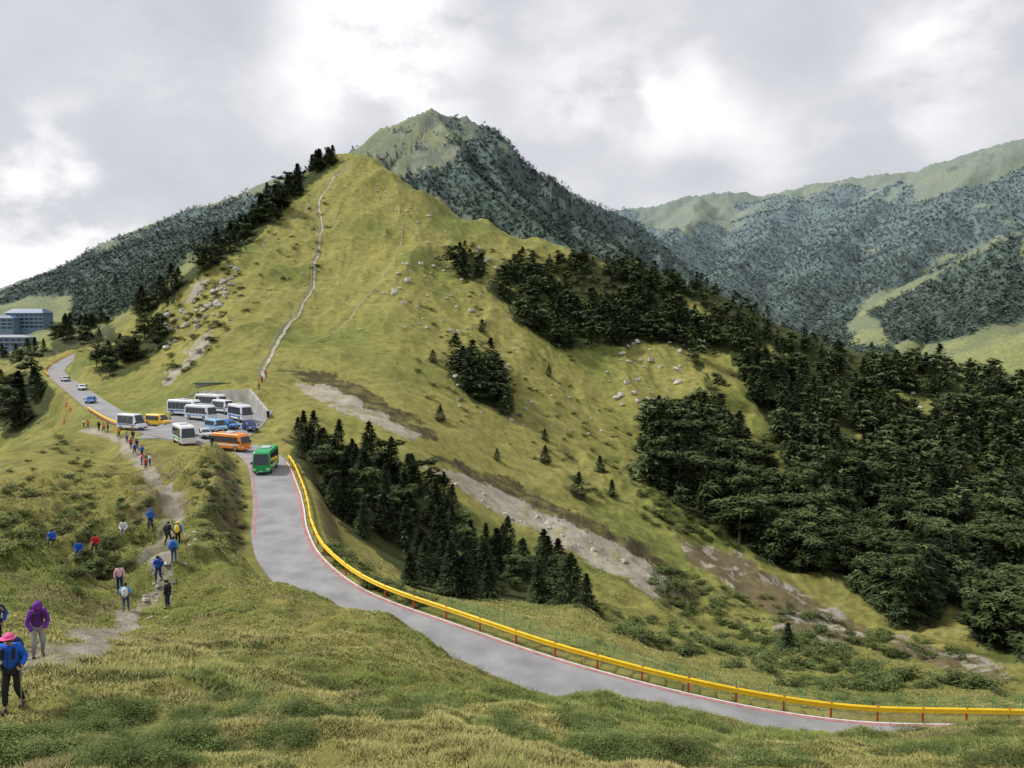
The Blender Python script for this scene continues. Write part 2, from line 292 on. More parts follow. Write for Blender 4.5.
ridges=[([[(200,260,1000),(250,235,980),(300,180,940),(345,149,920),(365,138,910),(378,128,905),(392,125,905),(410,114,900),(422,110,900),(433,104,900),(444,109,900),(464,111,900),(476,120,895),(494,125,890),(503,144,900),(520,162,910),(536,174,920),(560,190,930),(600,204,950),(640,224,980),(700,290,1000)],
   [(434,106,900),(446,132,840),(470,165,780),(505,195,720),(545,228,660),(590,262,600)],[(390,125,905),(400,150,850),(408,185,760),(405,215,680)],[(500,140,892),(530,185,850),(575,215,790),(640,262,700)],[(464,113,900),(480,150,850),(505,178,800),(540,205,740)]],1.05,20,6,62,2.8),
([[(480,300,1700),(560,225,1650),(620,209,1700),(660,205,1700),(690,195,1700),(710,192,1700),(740,192,1700),(770,194,1650),(790,186,1600),(810,182,1600),(850,177,1550),(890,173,1500),(915,172,1480),(930,164,1450),(960,154,1400),(990,144,1370),(1024,135,1350),(1100,120,1300),(1280,110,1300)],
   [(700,194,1700),(690,220,1450),(665,250,1200),(650,285,950)],[(800,184,1600),(770,225,1350),(735,265,1100),(700,310,880)],[(900,173,1500),(860,215,1250),(820,262,1020),(790,310,850)],[(990,145,1370),(950,200,1150),(915,250,950),(880,290,820)]],.62,26,11,220,1.0),
([[(700,400,850),(780,350,820),(820,332,800),(860,308,780),(900,287,760),(950,264,740),(1000,240,720),(1024,228,700),(1150,190,700),(1280,170,700)],[(950,264,740),(930,300,660),(900,345,580)],[(1024,230,700),(1010,280,620),(985,325,540)]],.6,12,8,150,1.1),
([[(860,400,560),(900,380,556),(950,354,540),(990,339,520),(1024,330,510),(1150,300,500),(1280,290,480)]],.5,4,7,120,1.2),
([[(-280,325,1300),(-120,308,1250),(0,289,1200),(50,270,1150),(100,251,1100),(150,229,1050),(200,207,1000),(250,188,980),(290,174,950),(330,163,930),(400,220,930)],[(100,251,1100),(70,282,930),(40,306,800)],[(200,207,1000),(180,240,850),(150,272,720)]],.6,12,10,170,1.2),
([[(-280,345,720),(-120,332,700),(0,322,690),(60,305,680),(130,270,640),(200,240,620),(250,216,600),(300,208,600),(345,250,600),(380,330,600)]],.8,8,7,120,1.3)]
m=(RR>430)&(abs(T2)<.9); mi=np.where(m); x0_=X[mi];y0_=Y[mi]; scv=RR[mi]/1000
wa=fbm(x0_/70,y0_/70,4,2,.55); wb=fbm(x0_/70+50,y0_/70,4,3,.55)
xs=x0_+11*wa*scv; ys=y0_+26*wb*scv
cur=Z[mi].copy()
for k,(lines,s_,amp,step,wl_,gn) in enumerate(ridges):
    sk=np.concatenate([seg(l,step) for l in lines]).astype(np.float32); h=np.full(len(xs),-1e9,np.float32); dd=np.zeros(len(xs),np.float32)
    for i in range(0,len(xs),16000):
        x=xs[i:i+16000,None].astype(np.float32); y=ys[i:i+16000,None].astype(np.float32); d=np.sqrt((x-sk[:,0])**2+(y-sk[:,1])**2); v=sk[:,2]-s_*d*(1-.2*np.clip(d/400,0,1)); j=v.argmax(1); r=np.arange(len(j)); h[i:i+16000]=v[r,j]; dd[i:i+16000]=d[r,j]
    ns=fbm((x0_+30*wa)/(wl_*scv),(y0_+30*wb)/(wl_*scv),6 if k==0 else 4,k,.55 if k==0 else .38,ridge=True)
    h=h+amp*(ns-.4)*gn*sstep(4,120,dd)
    cur=np.maximum(cur,h)
Z[mi]=cur
# ---------------------------------------------------------------- roads
def cat(pts,step=1.5):
    p=np.array(pts,float); out=[]
    for i in range(len(p)-1):
        a=p[max(i-1,0)];b=p[i];c=p[i+1];d=p[min(i+2,len(p)-1)]
        for t in np.linspace(0,1,14,endpoint=False):
            out.append(.5*((2*b)+(c-a)*t+(2*a-5*b+4*c-d)*t*t+(3*b-a-3*c+d)*t**3))
    out.append(p[-1]); o=np.array(out); s=np.concatenate([[0],np.cumsum(np.hypot(*np.diff(o[:,:2],axis=0).T))])
    q=np.arange(0,s[-1],step); return np.stack([np.interp(q,s,o[:,k]) for k in range(3)],1)
def nrm(p):
    t=np.gradient(p[:,:2],axis=0); t/=np.linalg.norm(t,axis=1)[:,None]; return np.stack([-t[:,1],t[:,0]],1)
def offs(p,d,dz=0):
    n=nrm(p); o=p.copy(); o[:,:2]+=n*d; o[:,2]+=dz; return o
HW=2.5
edge=[(1300,727,54),(1150,727,50.5),(1024,726,48.7),(900,724,47.9),(830,719,47.8),(700,697,48.5),(600,672,50.2),(500,640,53.6),(400,605,58.1),(350,583,62),(325,562,66.9),(308,535,74.6),(302,505,85.6),(294,478,98.6),(285,461,109)]
e=cat([P(*q) for q in edge]); cen=offs(e,HW)
ctr=list(cen[::6][:-1])+[cen[-1]]+[P(*q) for q in[(248,449,118),(215,443,123),(170,434,130),(130,423,143),(105,410,160),(88,398,185),(72,386,212),(60,377,240),(56,370,268),(66,361,310),(88,350,350),(112,341,385)]]
road=cat(ctr,1.2)
lot=cat([P(192,438,127),P(205,430,134),P(217,420,143),P(226,411,152)],1.2)
FL=[(road,HW,1.0,3.4),(lot,9.2,1.,3.)]
tgt=np.full(Z.shape,1e9); wt=np.zeros(Z.shape)
for p,hw,cw,m in FL:
    x0,y0=p[:,0].min()-20,p[:,1].min()-20; x1,y1=p[:,0].max()+20,p[:,1].max()+20
    idx=np.where((X>x0)&(X<x1)&(Y>y0)&(Y<y1)); xs=X[idx];ys=Y[idx]; bd=np.zeros(len(xs)); bz=np.zeros(len(xs))
    for i in range(0,len(xs),20000):
        d2=(xs[i:i+20000,None]-p[None,:,0])**2+(ys[i:i+20000,None]-p[None,:,1])**2; j=d2.argmin(1)
        bd[i:i+20000]=np.sqrt(d2[np.arange(len(j)),j]); bz[i:i+20000]=p[j,2]
    w=1-sstep(hw+cw,hw+cw+m,bd)
    a=tgt[idx]; b=wt[idx]
    core=(bd<hw+cw)
    a=np.where(w>0,np.where(a>1e8,bz,np.where(w>b,np.where(b>.99,np.minimum(a,bz),bz),np.where(core,np.minimum(a,bz),a))),a); tgt[idx]=a; wt[idx]=np.maximum(b,w)
Z=np.where(wt>0,Z*(1-wt)+(tgt-.12)*wt,Z)
def ground(x,y): 
    return bil(Z,TH,LR,np.arctan2(x,y),np.log(np.maximum(np.hypot(x,y),1.01)))
ts=np.exp(np.linspace(math.log(9),math.log(2500),2600))
def hit(u,v,dmin=9):
    x,y,z=ray(u,v); g=ground(x*ts,y*ts); k=np.where((g>=z*ts)&(ts*y>dmin))[0]
    if len(k)==0: return None
    t=ts[k[0]]; return np.array([x*t,y*t,g[k[0]]])
def inpoly(u,v,poly):
    c=np.zeros(np.shape(u),bool); n=len(poly)
    for i in range(n):
        (x1,y1),(x2,y2)=poly[i],poly[(i+1)%n]
        if y1==y2: continue
        c^=((y1>v)!=(y2>v))&(u<(x2-x1)*(v-y1)/(y2-y1)+x1)
    return c
# ---------------------------------------------------------------- terrain colour
U,Vv=pix(X,Y,Z); jn=fbm(X/5,Y/5,5,2,.65); j2=fbm(X/7,Y/7,5,5,.65)
Un=U+jn*14*np.clip(60/np.sqrt(RR+1)/6,.4,1.5); Vn=Vv+j2*8
def mix(c,d,w): return c*(1-w[...,None])+np.array(d)*w[...,None]
a1=fbm(X/28,Y/28,5,1,.6); a2=fbm(X/3.5,Y/3.5,5,3,.7); a3=fbm(X/2.2,Y/2.2,3,6,.7)
col=np.ones(Z.shape+(3,))*np.array([.270,.252,.074])
col=mix(col,(.175,.197,.052),sstep(-.3,.55,a1+.35*a2))
col=mix(col,(.33,.295,.13),sstep(.2,.55,a2-.3*a1)*.4)
col=mix(col,(.11,.13,.042),sstep(.15,.5,fbm(X/12,Y/12,5,6,.7))*.35*(RR>60)*(RR<600))
col=mix(col,(.08,.10,.035),sstep(.28,.45,a3)*.45*(RR>120)*(RR<600))
col=mix(col,(.24,.185,.10),sstep(.2,.5,fbm(X/2.6,Y/2.6,4,1,.65))*.5*(RR<60))
lw=lump*sstep(.05,.4,-fbm(X/9,Y/9,4,7,.55,True)); col=mix(col,(.10,.10,.04),lw*.75)
gw=gul*sstep(.0,.4,-fbm(X/14,Y/14,4,2,.55,True)); col=mix(col,(.10,.13,.035),gw*.7)
soil=[([(294,383),(330,387),(374,409),(424,435),(414,440),(362,420),(308,396)],120,260),
([(424,462),(470,477),(562,520),(642,560),(690,599),(660,596),(588,562),(508,516),(444,478)],95,230),
([(158,382),(182,358),(214,330),(210,342),(188,362),(168,384)],150,300),
([(0,665),(40,640),(54,648),(46,660),(0,682)],12,35),([(640,402),(665,398),(690,470),(680,480)],150,300),([(195,285),(208,276),(200,296),(185,310)],200,400)]
sm=np.zeros(Z.shape)
for poly,d0,d1 in soil: sm=np.maximum(sm,(inpoly(Un,Vn,poly)&(RR>d0)&(RR<d1)).astype(float))
pth=[hit(u,v,15) for u,v in[(60,664),(95,640),(128,622),(148,608),(160,590),(163,570),(158,548),(166,528),(174,508),(166,490),(152,476),(143,462),(132,450),(118,441),(100,434),(84,430)]]
pth=cat([p for p in pth if p is not None],.6)
sel=(RR>15)&(RR<170)&(T2<-.25)&(T2>-.62); si=np.where(sel); pd=np.zeros(len(si[0]))
for i in range(0,len(pd),20000):
    pd[i:i+20000]=np.sqrt(((X[si][i:i+20000,None]-pth[None,:,0])**2+(Y[si][i:i+20000,None]-pth[None,:,1])**2).min(1))
wd_=.62+1.1*fbm(X[si]/2.6,Y[si]/2.6,4,1,.65)+.3*sstep(60,110,RR[si]); pm_=np.where(wd_>.05,1-sstep(wd_*.75,wd_*1.25,pd),0); sm[si]=np.maximum(sm[si],pm_)
sf_=fbm(X/1.6,Y/1.6,5,6,.7)
cut=np.zeros(Z.shape)
for poly in ([(278,372),(330,373),(387,402),(432,430),(442,446),(424,440),(372,411),(328,390)],[(424,450),(470,465),(560,505),(645,545),(704,592),(690,600),(640,562),(560,522),(470,479)]): cut=np.maximum(cut,(inpoly(Un,Vn,poly)&(RR>90)&(RR<260)).astype(float))
col=mix(col,(.075,.062,.035),cut*np.clip(.85+sf_,0,1))
ero=np.zeros(Z.shape)
for poly in ([(196,470),(238,458),(246,500),(248,552),(225,558),(205,520)],[(60,600),(110,560),(135,565),(125,600),(85,625)],[(120,440),(175,455),(200,500),(185,540),(150,560),(120,520)]): ero=np.maximum(ero,(inpoly(Un,Vn,poly)&(RR>35)&(RR<140)).astype(float))
col=mix(col,(.18,.15,.085),ero*sstep(-.05,.3,sf_+jn)*.8)
col=mix(col,(.37,.335,.275),sm*np.clip(.92+1.2*sf_,0,1))
bs=np.zeros(Z.shape)
for poly in ([(676,540),(740,556),(870,630),(866,642),(760,606),(690,562)],[(885,634),(980,656),(1020,680),(960,676),(900,652)],[(780,600),(860,640),(840,655),(770,630)]): bs=np.maximum(bs,(inpoly(Un,Vn,poly)&(RR>70)&(RR<260)).astype(float))
col=mix(col,(.15,.115,.07),bs*.85); col=mix(col,(.36,.33,.27),bs*sstep(.05,.3,sf_+j2))
bankw=((wt>.02)&(wt<.9)&(RR<115)).astype(float)*(jn>-.15)*.7; col=mix(col,(.14,.115,.065),bankw)
B=[[(486,285),(520,262),(600,255),(655,275),(690,300),(690,345),(605,346),(560,352),(520,322)],
[(600,248),(700,283),(800,322),(900,350),(1040,378),(1040,668),(985,640),(950,600),(900,628),(845,580),(780,568),(735,545),(700,520),(650,485),(636,440),(680,418),(720,405),(700,372),(680,342),(640,312)],
[(446,370),(482,356),(516,388),(508,416),(470,404)],[(448,256),(484,252),(486,278),(462,280)]]
GAP=[[(695,348),(730,355),(756,405),(782,458),(798,498),(782,502),(752,450),(718,400)],[(882,388),(930,398),(950,422),(905,414)],[(850,520),(872,508),(895,545),(878,562)]]
LFp=[[(92,372),(118,345),(172,318),(168,345),(140,372),(105,378)],[(135,312),(165,290),(240,225),(292,183),(328,157),(338,160),(300,196),(255,240),(200,275),(150,318)],[(0,440),(0,385),(25,372),(55,388),(50,410),(20,435)],[(50,318),(108,322),(122,342),(62,352),(0,368),(0,352),(50,348)]]
AP=[(284,436),(330,440),(385,460),(440,495),(480,535),(560,570),(608,608),(540,604),(470,600),(415,590),(350,530),(300,474)]
def gapf(x,y): return fbm(x/20,y/20,4,3,.62)
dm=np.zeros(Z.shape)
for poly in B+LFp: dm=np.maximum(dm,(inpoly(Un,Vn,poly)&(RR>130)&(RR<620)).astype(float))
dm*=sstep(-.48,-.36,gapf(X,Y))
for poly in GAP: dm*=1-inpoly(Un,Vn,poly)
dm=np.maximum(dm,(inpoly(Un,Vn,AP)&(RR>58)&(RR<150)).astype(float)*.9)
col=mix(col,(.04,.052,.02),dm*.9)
FAR=[[(0,292),(100,253),(200,212),(280,178),(330,164),(330,215),(200,262),(150,310),(60,335),(0,345)],
[(400,186),(425,170),(450,172),(470,150),(486,138),(500,150),(515,162),(536,180),(560,194),(640,212),(645,262),(560,245),(460,208)],
[(640,225),(700,236),(735,203),(800,190),(850,182),(905,180),(915,205),(985,182),(1030,166),(1030,225),(950,258),(900,280),(860,300),(850,345),(905,352),(920,385),(780,350),(640,295)],
[(1030,232),(960,262),(915,285),(872,312),(895,350),(960,345),(1030,324)]]
fm=np.zeros(Z.shape); f1=fbm(X/110,Y/110,6,4,.6); pn=fbm(X/22,Y/22,5,3,.7)
for poly in FAR: fm=np.maximum(fm,(inpoly(U+f1*24,Vv+f1*14,poly)&(RR>440)).astype(float))
fm*=(f1>-.42)
fm=np.maximum(fm,((RR>650)&(RR<1050)&(U>350)&(U<620)&(Vv>118)&(pn+.35*sstep(400,500,U)+.3*sstep(130,180,Vv)>.42)).astype(float))
fm*=1-((U>-30)&(U<72)&(Vv>296)&(Vv<352)&(RR<800))
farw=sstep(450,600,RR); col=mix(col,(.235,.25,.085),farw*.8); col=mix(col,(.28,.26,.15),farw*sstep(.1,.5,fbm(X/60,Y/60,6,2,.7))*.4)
rk=sstep(.0,.4,fbm(X/50,Y/50,6,7,.65,ridge=True))*(RR>600)
col=mix(col,(.11,.14,.075),rk*.5)
pk=(RR>600)*(RR<1050)*sstep(350,450,U)*sstep(640,560,U)*sstep(-.3,.1,fbm(X/16,Y/16,5,3,.7)); col=mix(col,(.085,.10,.07),pk*.7)
pr_=(RR>700)*(RR<1050)*(U>350)*(U<620)*sstep(.15,.3,fbm(X/9,Y/9,4,6,.7)); col=mix(col,(.27,.26,.22),pr_*.5)
col=mix(col,(.05,.082,.04),fm*.95)
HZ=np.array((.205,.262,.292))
hz=np.clip(1-np.exp(-(RR-400)/np.where(fm>.5,900,1500)),0,1); col=mix(col,HZ,hz)  # aerial haze painted into the terrain colour, stronger with distance
nT,nL=Z.shape; ii=np.arange(nT*nL).reshape(nT,nL)
Fq=np.stack([ii[:-1,:-1],ii[:-1,1:],ii[1:,1:],ii[1:,:-1]],-1).reshape(-1,4)[:,::-1]
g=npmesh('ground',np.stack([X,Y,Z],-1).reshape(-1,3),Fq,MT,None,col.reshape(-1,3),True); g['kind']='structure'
def sweep(name,p,prof,material,parent=None,close=False):
    n=nrm(p); k=len(prof); V=np.concatenate([np.stack([p[:,0]+n[:,0]*a,p[:,1]+n[:,1]*a,p[:,2]+b],1)[:,None] for a,b in prof],1).reshape(-1,3)
    N=len(p); f=[]
    for i in range(N-1):
        for j in range(k if close else k-1):
            a=i*k+j; b=i*k+(j+1)%k; f.append((a,b,b+k,a+k))
    return npmesh(name,V,f,material,parent)
o=sweep('road',road,[(-HW-.25,-.3),(-HW-.2,0),(HW+.2,0),(HW+.25,-.3)],asphalt); o['kind']='structure'
o=sweep('car_park',lot,[(-9,-.3),(-8.95,-.012),(8.95,-.012),(9,-.3)],asphalt); o['kind']='structure'
n1=int(np.argmin(np.hypot(road[:,0]-cen[-1][0],road[:,1]-cen[-1][1])))
for nm,a,b,mm,sl in(('road_line',-HW+.0,-HW+.26,redl,slice(0,n1)),('road_line',HW-.22,HW-.05,redl,slice(int(n1*.72),n1+6)),('road_line',-HW-.19,-HW-.04,whitel,slice(0,n1)),('road_line',HW-.2,HW,redl,slice(n1+12,None))):
    q=sweep(nm,road[sl],[(a,.012),(b,.012)],mm); q['kind']='structure'
def guardrail(path,label,post=2.0):
    t=thing('guardrail',label,'guardrail',tuple(path[0])); off=path-path[0]
    sweep('beam',off,[(0,.48),(.07,.54),(.07,.61),(.02,.66),(.07,.71),(.07,.80),(0,.86),(-.05,.86),(-.05,.48)],yel,t,True)
    s=np.concatenate([[0],np.cumsum(np.hypot(*np.diff(off[:,:2],axis=0).T))]); k=0
    for q in np.arange(.5,s[-1],post):
        x,y,z=[np.interp(q,s,off[:,i]) for i in range(3)]; k+=1
        if k>98: break
        MB().cyl((x-.0,y,z-.5),(x,y,z+.50),.07,n=8).build('post',redp,t)
        MB().cyl((x,y,z+.83),(x,y,z+.93),.05,n=8).build('post_cap',redp,t)
    return t
pr=offs(road[:n1+1],-HW-.55); guardrail(pr,'long yellow guardrail on posts along the outer curve of the grey road',3.)
ne=len(road)
guardrail(offs(road[n1+34:n1+62],HW+.5),'short yellow guardrail at the ridge end of the road left of the parked vans')
guardrail(offs(road[ne-75:ne-4],HW+.5),'distant yellow guardrail curving up the road at the far left bend',3.)
guardrail(offs(road[ne-130:ne-80],HW+.5),'far yellow guardrail on the outside of the road below the dark pines',3.)
fp=offs(road[:int(n1*.54)],-HW-3.0); fp[:,2]=ground(fp[:,0],fp[:,1])
t=thing('netting_fence','thin green netting fence on posts below the yellow guardrail','fence',tuple(fp[0])); q=fp-fp[0]
for k in range(0,len(q),2): MB().cyl(q[k]+[0,0,-.3],q[k]+[0,0,1.35],.032,n=6).build('post',greenf,t)
w=MB()
for k in range(len(q)-1):
    for z in(.15,.4,.65,.9,1.15,1.3): w.cyl(q[k]+[0,0,z],q[k+1]+[0,0,z],.011,n=3)
    for f in(0,.25,.5,.75):
        a=q[k]*(1-f)+q[k+1]*f; w.cyl(a+[0,0,.1],a+[0,0,1.3],.006,n=3)
w.build('netting',greenf,t)
def drape(pix_,w,mt,name,dz=.18,step=1.5):
    pp=[hit(u,v,100) for u,v in pix_]; pp=[p for p in pp if p is not None]; p=cat(pp,step)
    s_=np.arange(len(p)); p[:,0]+=.9*fbm(s_/5,s_*0+3,3,1); p[:,2]=ground(p[:,0],p[:,1])
    k=np.hanning(5);k/=k.sum(); p[:,2]=np.convolve(np.pad(p[:,2],2,'edge'),k,'valid')
    n=nrm(p); N=len(p); offsn=np.linspace(-w,w,5); V=[]; wv=(.6+.5*(fbm(s_/3,s_*0,3,2)+1))
    for a in offsn: V.append(np.stack([p[:,0]+n[:,0]*a*wv,p[:,1]+n[:,1]*a*wv,np.maximum(ground(p[:,0]+n[:,0]*a,p[:,1]+n[:,1]*a),p[:,2]-.3)+dz],1))
    V=np.stack(V,1).reshape(-1,3); f=[(i*5+j,i*5+j+1,(i+1)*5+j+1,(i+1)*5+j) for i in range(N-1) for j in range(4)]
    o=npmesh(name,V,f,mt); o['kind']='structure'; return p
tr=drape([(262,380),(268,362),(275,345),(290,325),(303,308),(312,290),(314,270),(319,250),(322,228),(320,205),(327,190),(340,175),(349,165)],.32,stepm,'trail',.14)
drape([(300,345),(330,335),(352,315),(372,292),(392,262),(402,232),(398,205)],.2,soilm,'footpath',.08)
drape([(285,262),(262,243),(292,225),(310,205)],.2,soilm,'footpath',.08)
rt=thing('trail_railing','pale railing of posts beside the stepped trail up the grassy hill','railing',tuple(tr[0])); q=offs(tr,.9); q[:,2]=ground(q[:,0],q[:,1]); q=q-tr[0]
for k in range(0,len(q),max(1,len(q)//95)): MB().cyl(q[k]+[0,0,-.2],q[k]+[0,0,1.25],.08,n=5).build('post',conc,rt)
w=MB()
for k in range(len(q)-1): w.cyl(q[k]+[0,0,1.15],q[k+1]+[0,0,1.15],.035,n=4)
w.build('rope',conc,rt)
# ---------------------------------------------------------------- vegetation
def spray(N,rf,H,r0,seed,size,droop,kind):
    g=np.random.default_rng(seed)
    if kind=='fir':
        t=g.random(N)**1.15; tiers=9+seed%4; t=np.clip((np.floor(t*tiers)+.5+g.normal(0,.28,N))/tiers,.0,.99)
        ph=g.random(N)*2*PI
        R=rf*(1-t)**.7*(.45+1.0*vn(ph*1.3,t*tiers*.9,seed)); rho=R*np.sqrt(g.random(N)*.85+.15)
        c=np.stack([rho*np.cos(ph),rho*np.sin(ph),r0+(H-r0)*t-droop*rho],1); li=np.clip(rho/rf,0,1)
    else:
        nb=10; bc=np.stack([g.normal(0,.42*rf,nb),g.normal(0,.42*rf,nb),r0+(H-r0)*(.12+.75*g.random(nb))],1); br=rf*(.34+.26*g.random(nb))
        k=g.integers(0,nb,N); d=g.normal(size=(N,3)); d/=np.linalg.norm(d,axis=1)[:,None]; d[:,2]*=.55
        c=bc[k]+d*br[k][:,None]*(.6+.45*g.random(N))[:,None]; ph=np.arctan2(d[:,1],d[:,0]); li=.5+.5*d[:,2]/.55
    out=np.stack([np.cos(ph),np.sin(ph),-.35+.5*g.random(N)],1)+g.normal(0,.3,(N,3)); sd=np.stack([-np.sin(ph),np.cos(ph),g.normal(0,.4,N)],1)
    s=size*(.6+.8*g.random(N))[:,None]
    V=np.stack([c-out*s*.6-sd*s*.35,c-out*s*.4+sd*s*.45,c+out*s*.9+sd*s*.1],1).reshape(-1,3)
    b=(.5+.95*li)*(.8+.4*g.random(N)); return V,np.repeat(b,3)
FIR=(.038,.055,.024); BRD=(.052,.071,.026)
def tree_meshes(kind,seed,n,H,rf,base):
    V,c=spray(n,rf,H,H*.04 if kind=='fir' else H*.15,seed,.30 if kind=='fir' else .34,.22,kind)
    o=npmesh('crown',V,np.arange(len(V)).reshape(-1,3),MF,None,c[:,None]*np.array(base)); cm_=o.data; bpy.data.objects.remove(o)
    w=MB(); w.cyl((0,0,-.5),(0.05,0,H*.5),.15,.1,7).cyl((.05,0,H*.5),(0,.04,H*.93),.1,.03,6)
    rr=random.Random(seed)
    for k in range(7):
        a=rr.random()*6.3; z=H*(.25+.09*k); L=rf*(.8-.09*k); w.cyl((0.03,0,z),(math.cos(a)*L,math.sin(a)*L,z+(.3 if kind!='fir' else -.1)),.045,.015,5)
    o=w.build('trunk',bark); tm=o.data; bpy.data.objects.remove(o)
    return cm_,tm,H
FIRS=[tree_meshes('fir',10+k,1300,6.,[1.8,2.1,1.6,2.3,1.9][k],FIR) for k in range(5)]
BRDS=[tree_meshes('broad',30+k,1300,6.,[2.2,2.0,2.4,2.1][k],BRD) for k in range(4)]
NT=0
def tree(name,ms,p,h,label,cat_,group=None,wide=1.):
    global NT; NT+=1
    t=thing(name,label,cat_,(p[0],p[1],p[2]-.1),rnd.random()*6.28,group); s=h/ms[2]; t.scale=(s*wide,s*wide,s)
    t.rotation_euler=(rnd.uniform(-.06,.06),rnd.uniform(-.06,.06),rnd.random()*6.28)
    a=bpy.data.objects.new('crown',ms[0]); b=bpy.data.objects.new('trunk',ms[1])
    for q in(a,b): C.objects.link(q); q.parent=t
def sample(poly,n,dmin,dmax):
    us=[q[0] for q in poly]; vs=[q[1] for q in poly]; out=[];k=0
    while len(out)<n and k<n*30:
        k+=1; u=rnd.uniform(min(us),max(us)); v=rnd.uniform(min(vs),max(vs))
        if not inpoly(np.array(u),np.array(v),poly): continue
        p=hit(u,v,min(60,dmin))
        if p is None or not dmin<p[1]<dmax: continue
        if np.min(np.hypot(road[:,0]-p[0],road[:,1]-p[1]))<(5.2 if dmin>50 else 3.6): continue
        out.append(p)
    return out
for p in sample(AP,110,60,150):
    tree('fir_tree',rnd.choice(FIRS+FIRS+BRDS[:2]),p,rnd.uniform(3.,6.2),'dark evergreen in the dense stand just below the road bend','evergreen tree','evergreens in the stand below the road',rnd.uniform(.9,1.35))
sing=[(545,462,3.4),(577,497,4.6),(600,472,3.4),(612,497,3.2),(549,376,3.),(433,362,3),(440,420,3),(482,332,3.6),(412,482,4),(787,652,3.2),(618,345,5),(985,640,5),(497,460,2.2),(545,440,2.5)]
for u,v,h in sing:
    p=hit(u,v,60)
    if p is not None: tree('fir_tree',rnd.choice(FIRS),p,h*1.15,'small lone dark fir standing apart on the open grassy slope','fir tree','lone small firs on the grassy slope',1.25)
for poly,n,h0,h1,lab,gp,d0,d1 in((LFp[0],20,5,8,'dark bushy tree on the rocky flank above the far road bend','trees on the rocky flank above the bend',150,420),(LFp[1],60,6,11,'dark tree on the left skyline edge of the grassy hill','trees along the left skyline of the hill',200,480),(LFp[2],16,7,10,'dark tree in the hollow at the left edge behind the grassy ridge','trees in the hollow at the left edge',140,420),(LFp[3],34,6,10,'dark tree on the slope below and beside the mountain lodges','trees around the lodges',300,640)):
    for p in sample(poly,n,d0,d1): tree('mountain_tree',rnd.choice(BRDS+FIRS),p,rnd.uniform(h0,h1),lab,'tree',gp,1.15)
bl=[]
for poly,n in zip(B,(280,1600,34,12)): bl+=[(p,rnd.choice([4.5,6,7.5,9.5,10.5])*rnd.uniform(.85,1.1)*(.75 if p[1]>320 else 1),n<50) for p in sample(poly,n,100,480)]
def okp(p):
    u,v=pix(p[0],p[1],p[2]); return gapf(p[0],p[1])>-.42 and not any(inpoly(np.array(u),np.array(v),q) for q in GAP)
gap=[(p,h) for p,h,q in bl if q or okp(p)]
gap.sort(key=lambda q:-q[1]/q[0][1]); ind=gap[:190]; rest=gap[190:]
for p,h in ind: tree('mountain_tree',rnd.choice(BRDS+BRDS+FIRS),p,h,'dark evergreen in the near part of the forest covering the right flank','tree','nearest trees of the forest on the right flank',rnd.uniform(.95,1.4))
def scatter(name,temps,pts,hs,material,base,wide=1.,hazef=None):
    Vs=[];Cs=[]
    pts=np.array(pts); hs=np.array(hs); k=rng.integers(0,len(temps),len(pts))
    for i,(V,c,H) in enumerate(temps):
        q=k==i; p=pts[q]; h=hs[q]/H; a=rng.random(len(p))*2*PI
        x=(V[None,:,0]*np.cos(a)[:,None]-V[None,:,1]*np.sin(a)[:,None])*h[:,None]*wide+p[:,0:1]; y=(V[None,:,0]*np.sin(a)[:,None]+V[None,:,1]*np.cos(a)[:,None])*h[:,None]*wide+p[:,1:2]
        z=V[None,:,2]*h[:,None]+p[:,2:3]-.1; Vs.append(np.stack([x,y,z],-1).reshape(-1,3))
        vr=.35 if hazef is None else .08
        cc=c[None,:,None]*np.array(base)*(1-vr+2*vr*rng.random(len(p)))[:,None,None]
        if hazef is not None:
            f=hazef(np.hypot(p[:,0],p[:,1]))[:,None,None]; cc=cc*(1-f)+HZ*f  # distance haze painted into the tree colours as well
        Cs.append(cc.reshape(-1,3))
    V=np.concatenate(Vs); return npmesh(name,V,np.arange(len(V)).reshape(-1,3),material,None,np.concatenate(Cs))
mid=[(*spray(300,2.1,6,.4,50+k,.55,.2,'broad' if k<3 else 'fir'),6) for k in range(5)]
if rest:
    o=scatter('forest',mid,[p for p,_ in rest],[h for _,h in rest],MF,(.046,.063,.026),1.2); tag(o,'dense dark forest covering the upper and farther right flank of the hill','forest',None,'stuff')
low=[(*spray(16,2.0,6,.4,70+k,1.4,.2,'broad'),6) for k in range(4)]
low=[(V,np.clip(c*.22+.78,.8,1.12),H) for V,c,H in low]
idx=np.argwhere((fm>.5)&(RR>450)&(RR<2100)&(abs(T2)<.66))
sel=idx[rng.random(len(idx))<.65]
if len(sel)>46000: sel=sel[rng.choice(len(sel),46000,replace=False)]
fp_=np.stack([X[sel[:,0],sel[:,1]],Y[sel[:,0],sel[:,1]],Z[sel[:,0],sel[:,1]]],1); fp_[:,:2]+=rng.normal(0,2,(len(fp_),2))
o=scatter('distant_forest',low,fp_,rng.uniform(3.,5.5,len(fp_)),MFF,(.065,.10,.048),1.1,lambda r:np.clip(1-np.exp(-(r-400)/900),0,1)); tag(o,'far forest, blue-green haze mixed into its colour, spread over the distant mountain slopes','forest',None,'stuff')
rnd_=[(*spray(260,.9,.8,.0,110+k,.14,.1,'broad'),.8) for k in range(4)]
pts=[];hs=[]
